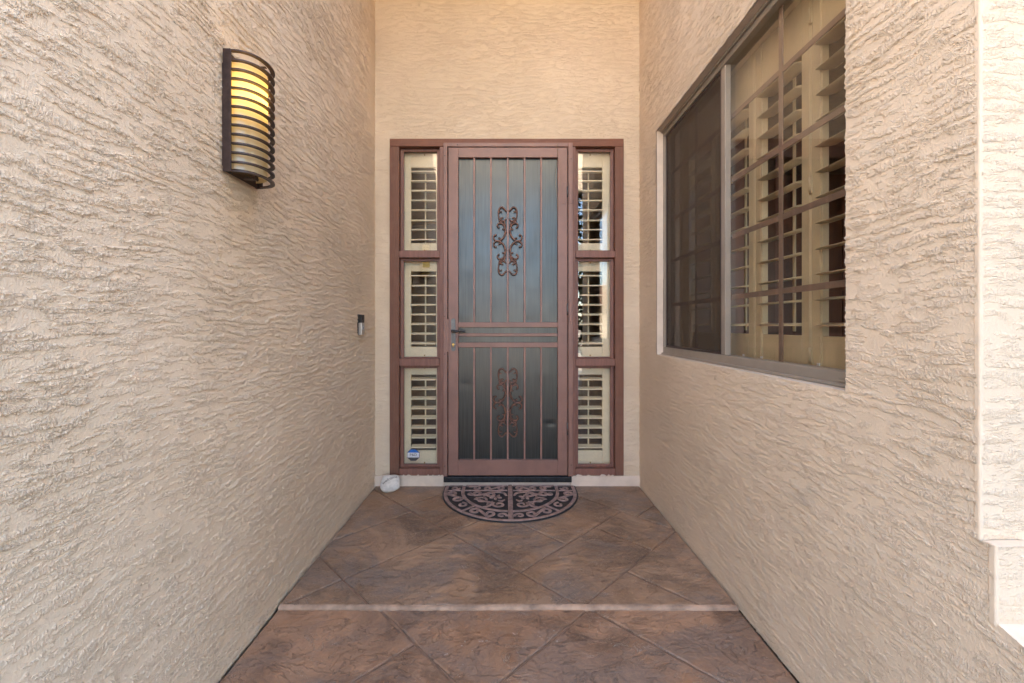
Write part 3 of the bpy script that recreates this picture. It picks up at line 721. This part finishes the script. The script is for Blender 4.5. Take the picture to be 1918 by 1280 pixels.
# plantation shutters inside the window: four panels
SX = 1.205; SW = .375; S0 = 1.29 - .0
LZs = [1.250 + .0975 * i for i in range(12)]
for k in range(4):
    ya, yb = S0 + SW * k + .002, S0 + SW * (k + 1) - .002
    names = ('beside the pale front corner', 'just behind the bare glass grille', 'next past the meeting stile', 'at the far end behind the insect screen')
    t = thing('plantation_shutter', 'cream plantation shutter panel inside the window, %s' % names[k], 'shutter', (SX, (ya + yb) / 2, WZ0 + .02), 'plantation shutter panels inside the window')
    st_w = .054; za, zb = WZ0 + .02, WZ1 - .02
    for q in ((ya, ya + st_w), (yb - st_w, yb)):
        s_ = at0(MB().box(SX, SX + .028, q[0], q[1], za, zb, .003).done('stile', 'shutter'), t)
        b2 = MB().box(SX - .004, SX, q[0] + .004, q[0] + .012, za, zb, .001).done('bead', 'shutter', s_)
    at0(MB().box(SX + .001, SX + .027, ya + st_w, yb - st_w, za, LZs[0] - .045, .002).done('rail', 'shutter'), t)
    at0(MB().box(SX + .001, SX + .027, ya + st_w, yb - st_w, LZs[-1] + .05, zb, .002).done('rail', 'shutter'), t)
    for z in LZs:
        l = MB(); hw = (yb - ya) / 2 - st_w - .0015
        P = [(.0, .0055), (.020, .0045), (.040, .0012), (.0405, 0), (.040, -.0012), (.020, -.0045), (0, -.0055), (-.020, -.0045), (-.040, -.0012), (-.0405, 0), (-.040, .0012), (-.020, .0045)]
        A_ = [l.bm.verts.new((x, -hw, zz)) for x, zz in P]; B_ = [l.bm.verts.new((x, hw, zz)) for x, zz in P]
        l.bm.faces.new(A_); l.bm.faces.new(B_[::-1])
        for i in range(12): l.bm.faces.new((A_[i], A_[(i + 1) % 12], B_[(i + 1) % 12], B_[i])).smooth = True
        o = l.done('louver', 'shutter', t)
        o.location = Vector((SX + .013, (ya + yb) / 2, z)) - Vector(t.location); o.rotation_euler = (0, R(-7 + random.uniform(-1.2, 1.2)), 0)
    at0(MB().box(SX + .056, SX + .066, (ya + yb) / 2 - .006, (ya + yb) / 2 + .006, LZs[0] - .03, LZs[-1] + .02, .002).done('tilt_rod', 'shutter'), t)
    for z in (1.13, 1.80, 2.47):
        at0(MB().box(SX - .005, SX - .0005, (ya if k % 2 else yb) - .008, (ya if k % 2 else yb) + .008, z - .035, z + .035, .001).tube([(SX - .007, (ya if k % 2 else yb), z - .03), (SX - .007, (ya if k % 2 else yb), z + .03)], .004, 6).done('hinge', 'shutter'), t)
sf = thing('shutter_frame', 'cream box frame holding the plantation shutters', 'shutter frame', (SX, 2.0, WZ0))
for q in ((XR + .125, SX + .03, S0 + 4 * SW, S0 + 4 * SW + .05, WZ0 + .004, WZ1 - .004), (XR + .125, SX + .03, WY0 - .05, S0, WZ0 + .004, WZ1 - .004)):
    at0(MB().box(*q, .002).done('frame_stile', 'shutter'), sf)
for q in ((XR + .125, SX + .03, S0, S0 + 4 * SW, WZ0 - .03, WZ0 + .018), (XR + .125, SX + .03, S0, S0 + 4 * SW, WZ1 - .018, WZ1 + .03)):
    at0(MB().box(*q, .002).done('frame_rail', 'shutter'), sf)

# wooden cupboard front across the room
cb = thing('wooden_cupboard', 'reddish brown wooden cupboard inside the room behind the palm', 'cupboard', (3.0, 3.95, .02))
MB().box(-1.7, 1.55, .02, .24, 0, 2.3).done('carcass', 'roomwood', cb)
for i in range(7):
    x = -1.68 + i * .46
    MB().box(x, x + .45, .0, .018, .08, 1.55, .004).done('door', 'roomwood', cb); MB().box(x, x + .45, .0, .018, 1.57, 2.26, .004).done('door', 'roomwood', cb)
# potted palm in the room, its dark blades seen between the louvers
pl = thing('potted_palm', 'dark bladed potted palm inside the room behind the window shutters', 'plant', (2.30, 2.95, .02))
MB().tube([(0, 0, 0), (0, 0, .30), (0, 0, .34)], [.13, .17, .18], 16).done('pot', 'roomwall', pl)
MB().tube([(0, 0, .3), (.02, .01, .7), (.0, .0, 1.05)], [.03, .025, .02], 8).done('trunk', 'hall', pl)
rnd = random.Random(11)
for k in range(26):
    a = rnd.uniform(0, 2 * math.pi); L = rnd.uniform(.45, .8); up_ = rnd.uniform(.25, .9)
    d = Vector((math.cos(a), math.sin(a), 0)); sd_ = Vector((-d.y, d.x, 0)); b = MB(); rows = []
    for i in range(7):
        s = i / 6; c = d * (L * s) + Vector((0, 0, 1.02 + up_ * L * s - .75 * L * s * s)); wd = .022 * math.sin(math.pi * min(1, s * .9 + .12)) + .001
        rows.append((b.bm.verts.new(c + sd_ * wd), b.bm.verts.new(c + Vector((0, 0, -.006))), b.bm.verts.new(c - sd_ * wd)))
    for r0, r1 in zip(rows, rows[1:]):
        for j in (0, 1): b.bm.faces.new((r0[j], r0[j + 1], r1[j + 1], r1[j]))
    b.done('leaf', 'leaf', pl)

# ------------------------------------------------------------------ wall lantern
LYc, LZa, LZb = 1.625, 1.800, 2.240
la = thing('wall_lantern', 'dark bronze half-round wall lantern with stacked rings around a glowing diffuser', 'wall lamp', (XL + .003, LYc - .012, LZa))
hw, dp_ = .098, .122
def lp(name, m, x0, x1, y0, y1, z0, z1, bev=.001): return MB().box(x0, x1, y0, y1, z0, z1, bev).done(name, m, la)
H = LZb - LZa
lp('mount_plate', 'bronze', .002, .012, -hw - .002, hw + .002, .02, H - .05)
lp('back_plate', 'bronze', .011, .016, -hw, hw, 0, H)
for s in (-1, 1): lp('side_bar', 'bronze', .006, .034, s * hw - .004, s * hw + .004, 0, H)
nr = 14
ring_me = None
for k in range(nr):
    z = .003 + (H - .006) * k / (nr - 1)
    if ring_me is None:
        b = MB(); rows = []
        for i in range(25):
            a = math.pi * i / 24 - math.pi / 2
            co_, si = math.cos(a), math.sin(a)
            ro = (.030 + (dp_ - .030) * co_ ** .85, hw * si) if abs(co_) > 1e-6 else (.030, hw * si)
            ri = (.030 + (dp_ - .030 - .016) * max(co_, 0) ** .85, (hw - .014) * si)
            rows.append([b.bm.verts.new(v) for v in ((ro[0], ro[1], -.0027), (ro[0], ro[1], .0027), (ri[0], ri[1], .0027), (ri[0], ri[1], -.0027))])
        for r0, r1 in zip(rows, rows[1:]):
            for j in range(4): b.bm.faces.new((r0[j], r0[(j + 1) % 4], r1[(j + 1) % 4], r1[j]))
        b.bm.faces.new(rows[0]); b.bm.faces.new(rows[-1][::-1])
        o = b.done('ring', 'bronze', la); ring_me = o.data
    else:
        o = bpy.data.objects.new('ring', ring_me); C.objects.link(o); o.parent = la
    o.location = (0, 0, z)
b = MB(); rows = []
for i in range(21):
    a = math.pi * i / 20 - math.pi / 2
    rows.append((b.bm.verts.new((.018 + .082 * math.cos(a), .080 * math.sin(a), .016)), b.bm.verts.new((.018 + .082 * math.cos(a), .080 * math.sin(a), H - .034))))
for r0, r1 in zip(rows, rows[1:]): b.bm.faces.new((r0[0], r1[0], r1[1], r0[1])).smooth = True
b.done('diffuser', 'diffuser', la)
MB().ball((.050, 0, H * .70), .022, (1, 1, 1.35), 12).done('bulb', 'bulb', la)
lp('bracket', 'bronze', .016, .070, -.012, .012, .004, .009); lp('bracket', 'bronze', .060, .068, -.012, .012, .0, .030)
lp('bracket', 'bronze', .016, .105, -.006, .006, H - .010, H - .006)

# ------------------------------------------------------------------ video doorbell on the left wall
db = thing('video_doorbell', 'small black and silver video doorbell on the lantern wall near the corner', 'doorbell', (XL, 2.935, bz(627.5, 2.93)))
hh = .140
MB().box(.0, .007, -.034, .034, -.002, hh + .002, .002).done('mount', 'black', db)
MB().box(.0075, .029, -.031, .031, hh * .60, hh, .003).done('camera_head', 'black', db)
MB().box(.0075, .030, -.031, .031, 0, hh * .597, .003).done('faceplate', 'silver', db)
b = MB(); b.tube([(.031, .012 * math.cos(2 * math.pi * i / 20), .048 + .012 * math.sin(2 * math.pi * i / 20)) for i in range(21)], .0022, 6, False); b.done('button_ring', 'st_white', db)
MB().ball((.029, 0, .048), .010, (.25, 1, 1), 12).done('button', 'steel', db)
MB().ball((.027, 0, hh * .80), .012, (.4, 1, 1), 12).done('lens', 'black', db)

# ------------------------------------------------------------------ half-round doormat
MX, MY1, RX, ST_ = .030, 3.262, .502, .105           # centre, back edge, radius, straight part
dm = thing('doormat', 'half-round black rubber doormat with raised mauve scrollwork', 'doormat', (MX, MY1, 0))
def dline(ins, n=48, a0=0.0, a1=math.pi):
    r = RX - ins
    return [(r * math.cos(math.pi * i / n * 1.0), -ST_ - r * math.sin(math.pi * i / n)) for i in range(n + 1)]
b = MB(); P = [(RX, 0)] + dline(0) + [(-RX, 0)]
b.prism(P[::-1], .002, .0085, .003); b.done('base', 'rubber', dm)
zt0, zt1 = .008, .0135
RZ = iter([(i * 7) % 17 for i in range(400)])
def rib(pts, w_, nm='rib'):
    w_ = [q * 1.15 for q in w_] if isinstance(w_, list) else w_
    return MB().ribbon(pts, w_, zt0, zt1 + (.0030 if nm == 'centre_bar' else next(RZ) * .00013)).done(nm, 'mat_top', dm)
rib([(RX - .022, -.012)] + dline(.022) + [(-RX + .022, -.012)], .024, 'rim')
rib([(RX - .150, -.018)] + dline(.150) + [(-RX + .150, -.018)], .024, 'inner_band')
rib([(0, -.004), (0, -ST_ - RX + .020)], .034, 'centre_bar')
for s in (-1, 1):
    rib([(s * .022, -.010), (s * (RX - .165), -.010)], .012); rib([(s * (RX - .138), -.010), (s * (RX - .036), -.010)], .012)
    rib([(s * .022, -.105), (s * (RX - .166), -.105)], .013); rib([(s * (RX - .136), -.105), (s * (RX - .036), -.105)], .013)
    c_, s_ = math.cos(R(47)), math.sin(R(47))
    rib([(s * (RX - .136) * c_, -ST_ - (RX - .136) * s_), (s * (RX - .034) * c_, -ST_ - (RX - .034) * s_)], .018)
def spiral(c, r, a0, turns, d=1, n=16, rmin=.30): return [(c[0] + r * (1 - (1 - rmin) * i / n) * math.cos(a0 + d * turns * 2 * math.pi * i / n), c[1] + r * (1 - (1 - rmin) * i / n) * math.sin(a0 + d * turns * 2 * math.pi * i / n)) for i in range(n + 1)]
def sscroll(c1, c2, r, d, w_, flip=1):
    """S-shaped scroll between two curls"""
    ang = math.atan2(c2[1] - c1[1], c2[0] - c1[0])
    A_ = spiral(c1, r, ang + d * math.pi / 2, .95, d)
    B_ = spiral(c2, r, ang + math.pi + d * math.pi / 2, .95, d)
    pts = A_[::-1] + B_; n = len(pts)
    return rib(smooth(pts, 2), [w_ * (.62 + .5 * math.sin(math.pi * i / (2 * n - 2))) for i in range(len(smooth(pts, 2)))])
def curl(c, r, a0, t, d, w_, tail=None):
    p = spiral(c, r, a0, t, d)
    if tail: p = smooth(list(tail) + [p[0]], 4)[:-1] + p
    return rib(p, [w_ * (1.0 - .35 * i / (len(p) - 1)) for i in range(len(p))])
def pol(rad, deg, s): return (s * rad * math.cos(R(deg)), -ST_ - rad * math.sin(R(deg)))
for s in (-1, 1):
    rm = RX - .085
    sscroll(pol(rm + .008, 8, s), pol(rm - .006, 22, s), .036, s, .017); curl(pol(rm, 36.5, s), .036, R(90) if s > 0 else R(90), .95, s, .017)
    sscroll(pol(rm + .004, 56, s), pol(rm - .006, 70, s), .038, -s, .017); curl(pol(rm, 82, s), .034, R(200) if s > 0 else R(-20), .95, -s, .017)
    curl((s * (RX - .088), -.060), .032, R(180) if s > 0 else 0, 1.05, s, .016)
    sscroll((s * .075, -.058), (s * .165, -.058), .031, s, .015); curl((s * .255, -.058), .031, R(90), 1.0, s, .016, [(s * .315, -.028)])
    # inner field
    sscroll((s * .235, -.160), (s * .150, -.185), .036, s, .018)
    curl((s * .205, -.275), .050, R(20) if s > 0 else R(160), 1.1, s, .019, [(s * .110, -.330)])
    curl((s * .080, -.350), .044, R(20) if s > 0 else R(160), 1.1, -s, .019, [(s * .185, -.395), (s * .150, -.375)])
    curl((s * .290, -.165), .026, R(200) if s > 0 else R(-20), .9, s, .015)
    rib(smooth([(s * .028, -.200), (s * .050, -.150), (s * .105, -.130), (s * .165, -.155), (s * .190, -.215)], 5), [.012 + .012 * math.sin(math.pi * i / 20) for i in range(21)])
    for a in range(5):                                # petals
        ca, sa = math.cos(R(72 * a + 20 * s)), math.sin(R(72 * a + 20 * s)); c = (s * .105, -.225)
        rib([(c[0] + ca * q, c[1] + sa * q) for q in (.010, .022, .034, .046)], [.006, .018, .018, .004], 'petal')
    rib([(s * .040, -.275), (s * .060, -.295), (s * .085, -.290)], [.004, .018, .004], 'petal')
    rib([(s * .125, -.300), (s * .155, -.330), (s * .165, -.355)], [.004, .018, .004], 'petal')

# ------------------------------------------------------------------ painted welcome stone leaning on the curb
ws = thing('welcome_stone', 'rounded pale stone lettered welcome, leaning on the curb beside the door', 'stone', (bx(731, 3.17), 3.175, .0))
b = MB(); t = bmesh.new(); bmesh.ops.create_icosphere(t, subdivisions=4, radius=1)
rx, ry, rz = .076, .030, .066
tilt = Matrix.Translation((0, 0, .058)) @ Matrix.Rotation(R(-38), 4, 'X') @ Matrix.Rotation(R(-6), 4, 'Y')
def stone_pt(v):
    v = Vector(v).normalized(); k = 1 + .05 * math.sin(v.x * 3.1 + 1) * math.cos(v.z * 2.7) + .03 * math.sin(v.z * 5 + v.x * 4)
    e = .78
    sg = lambda a: math.copysign(abs(a) ** e, a)
    return Vector((rx * sg(v.x) * k, ry * sg(v.y) * k, rz * sg(v.z) * k))
for v in t.verts: v.co = tilt @ stone_pt(v.co)
for f in t.faces: f.smooth = True
b.join(t); b.done('body', 'pebble', ws)
me = text_mesh('welcome', .034, 0.0)
bmt = bmesh.new(); bmt.from_mesh(me)
for v in bmt.verts:
    a = v.co.x / .062; rr_ = .030 + v.co.y                # bend along an arc near the top of the face
    x, z = v.co.x * .92, .026 + v.co.y - .010 * (v.co.x / .06) ** 2
    x, z = x * math.cos(R(22)) - z * math.sin(R(22)) * .5 + .004, x * math.sin(R(22)) + z * math.cos(R(22))
    yy = 1 - (abs(x) / rx) ** 2.4 - (abs(z) / rz) ** 2.4
    y = -ry * max(yy, .02) ** (1 / 2.4) * 1.06 - .001
    v.co = tilt @ Vector((x, y, z))
bmt.to_mesh(me); bmt.free(); link('lettering', me, 'ink', ws)

# ------------------------------------------------------------------ unseen yard tree, dark in reflections, set close to shade the front corner
tr = thing('shading_tree', 'unseen dense dark evergreen tree, set close to shade the front corner', 'tree', (2.45, -1.35, -.13))
MB().tube([(0, 0, 0), (.05, .02, .8), (0, 0, 2.2), (.05, 0, 4.2)], [.16, .12, .09, .03], 10).done('trunk', 'roomwall', tr)
rs = np.random.RandomState(4); n = 15000
th = rs.uniform(0, 2 * np.pi, n); zz = rs.uniform(.35, 5.4, n); rr = np.sqrt(rs.uniform(.15, 1, n)) * 1.22 * np.clip(np.sin(np.pi * np.clip((zz + .3) / 6.2, 0, 1)) ** .5, .1, 1) * (1 + .18 * np.sin(th * 5 + zz * 3))
cc = np.stack([rr * np.cos(th), rr * np.sin(th), zz], 1); e1 = rs.normal(size=(n, 3)); e1 /= np.linalg.norm(e1, axis=1)[:, None]; e2 = np.cross(e1, rs.normal(size=(n, 3))); e2 /= np.linalg.norm(e2, axis=1)[:, None]
q = np.stack([cc - e1 * .07, cc + e2 * .035, cc + e1 * .07, cc - e2 * .035], 1).reshape(-1, 3)
me = bpy.data.meshes.new('crown'); me.from_pydata(q.tolist(), [], np.arange(4 * n).reshape(-1, 4).tolist()); link('crown', me, 'foliage', tr)

# ------------------------------------------------------------------ house across the road (seen only in reflections)
oh = thing('stucco_house', 'tan stucco house with a low tiled roof across the road', 'house', (-6, -34, 0))
MB().box(-11, 11, -5, 4, -.2, 3.0).done('wall', 'stucco_fine', oh)
b = MB(); V = [(-11.8, 4.8, 2.95), (11.8, 4.8, 2.95), (11.8, -5.8, 2.95), (-11.8, -5.8, 2.95), (-7, -.5, 5.2), (7, -.5, 5.2)]
vv = [b.bm.verts.new(p) for p in V]
for f in ((0, 1, 5, 4), (1, 2, 5), (2, 3, 4, 5), (3, 0, 4), (3, 2, 1, 0)): b.bm.faces.new([vv[i] for i in f])
b.done('roof', 'roof', oh)
MB().box(-9, -4, 4.0, 4.06, -.1, 2.3).done('garage_door', 'curb', oh)
for x in (1, 5.5): MB().box(x, x + 2, 4.0, 4.05, 1.0, 2.3).done('window', 'black', oh)
print('objects', len(bpy.data.objects), 'tris', sum(sum(len(p.vertices) - 2 for p in o.data.polygons) if len(o.data.polygons) < 20000 else 2 * len(o.data.polygons) for o in bpy.data.objects if o.type == 'MESH'))
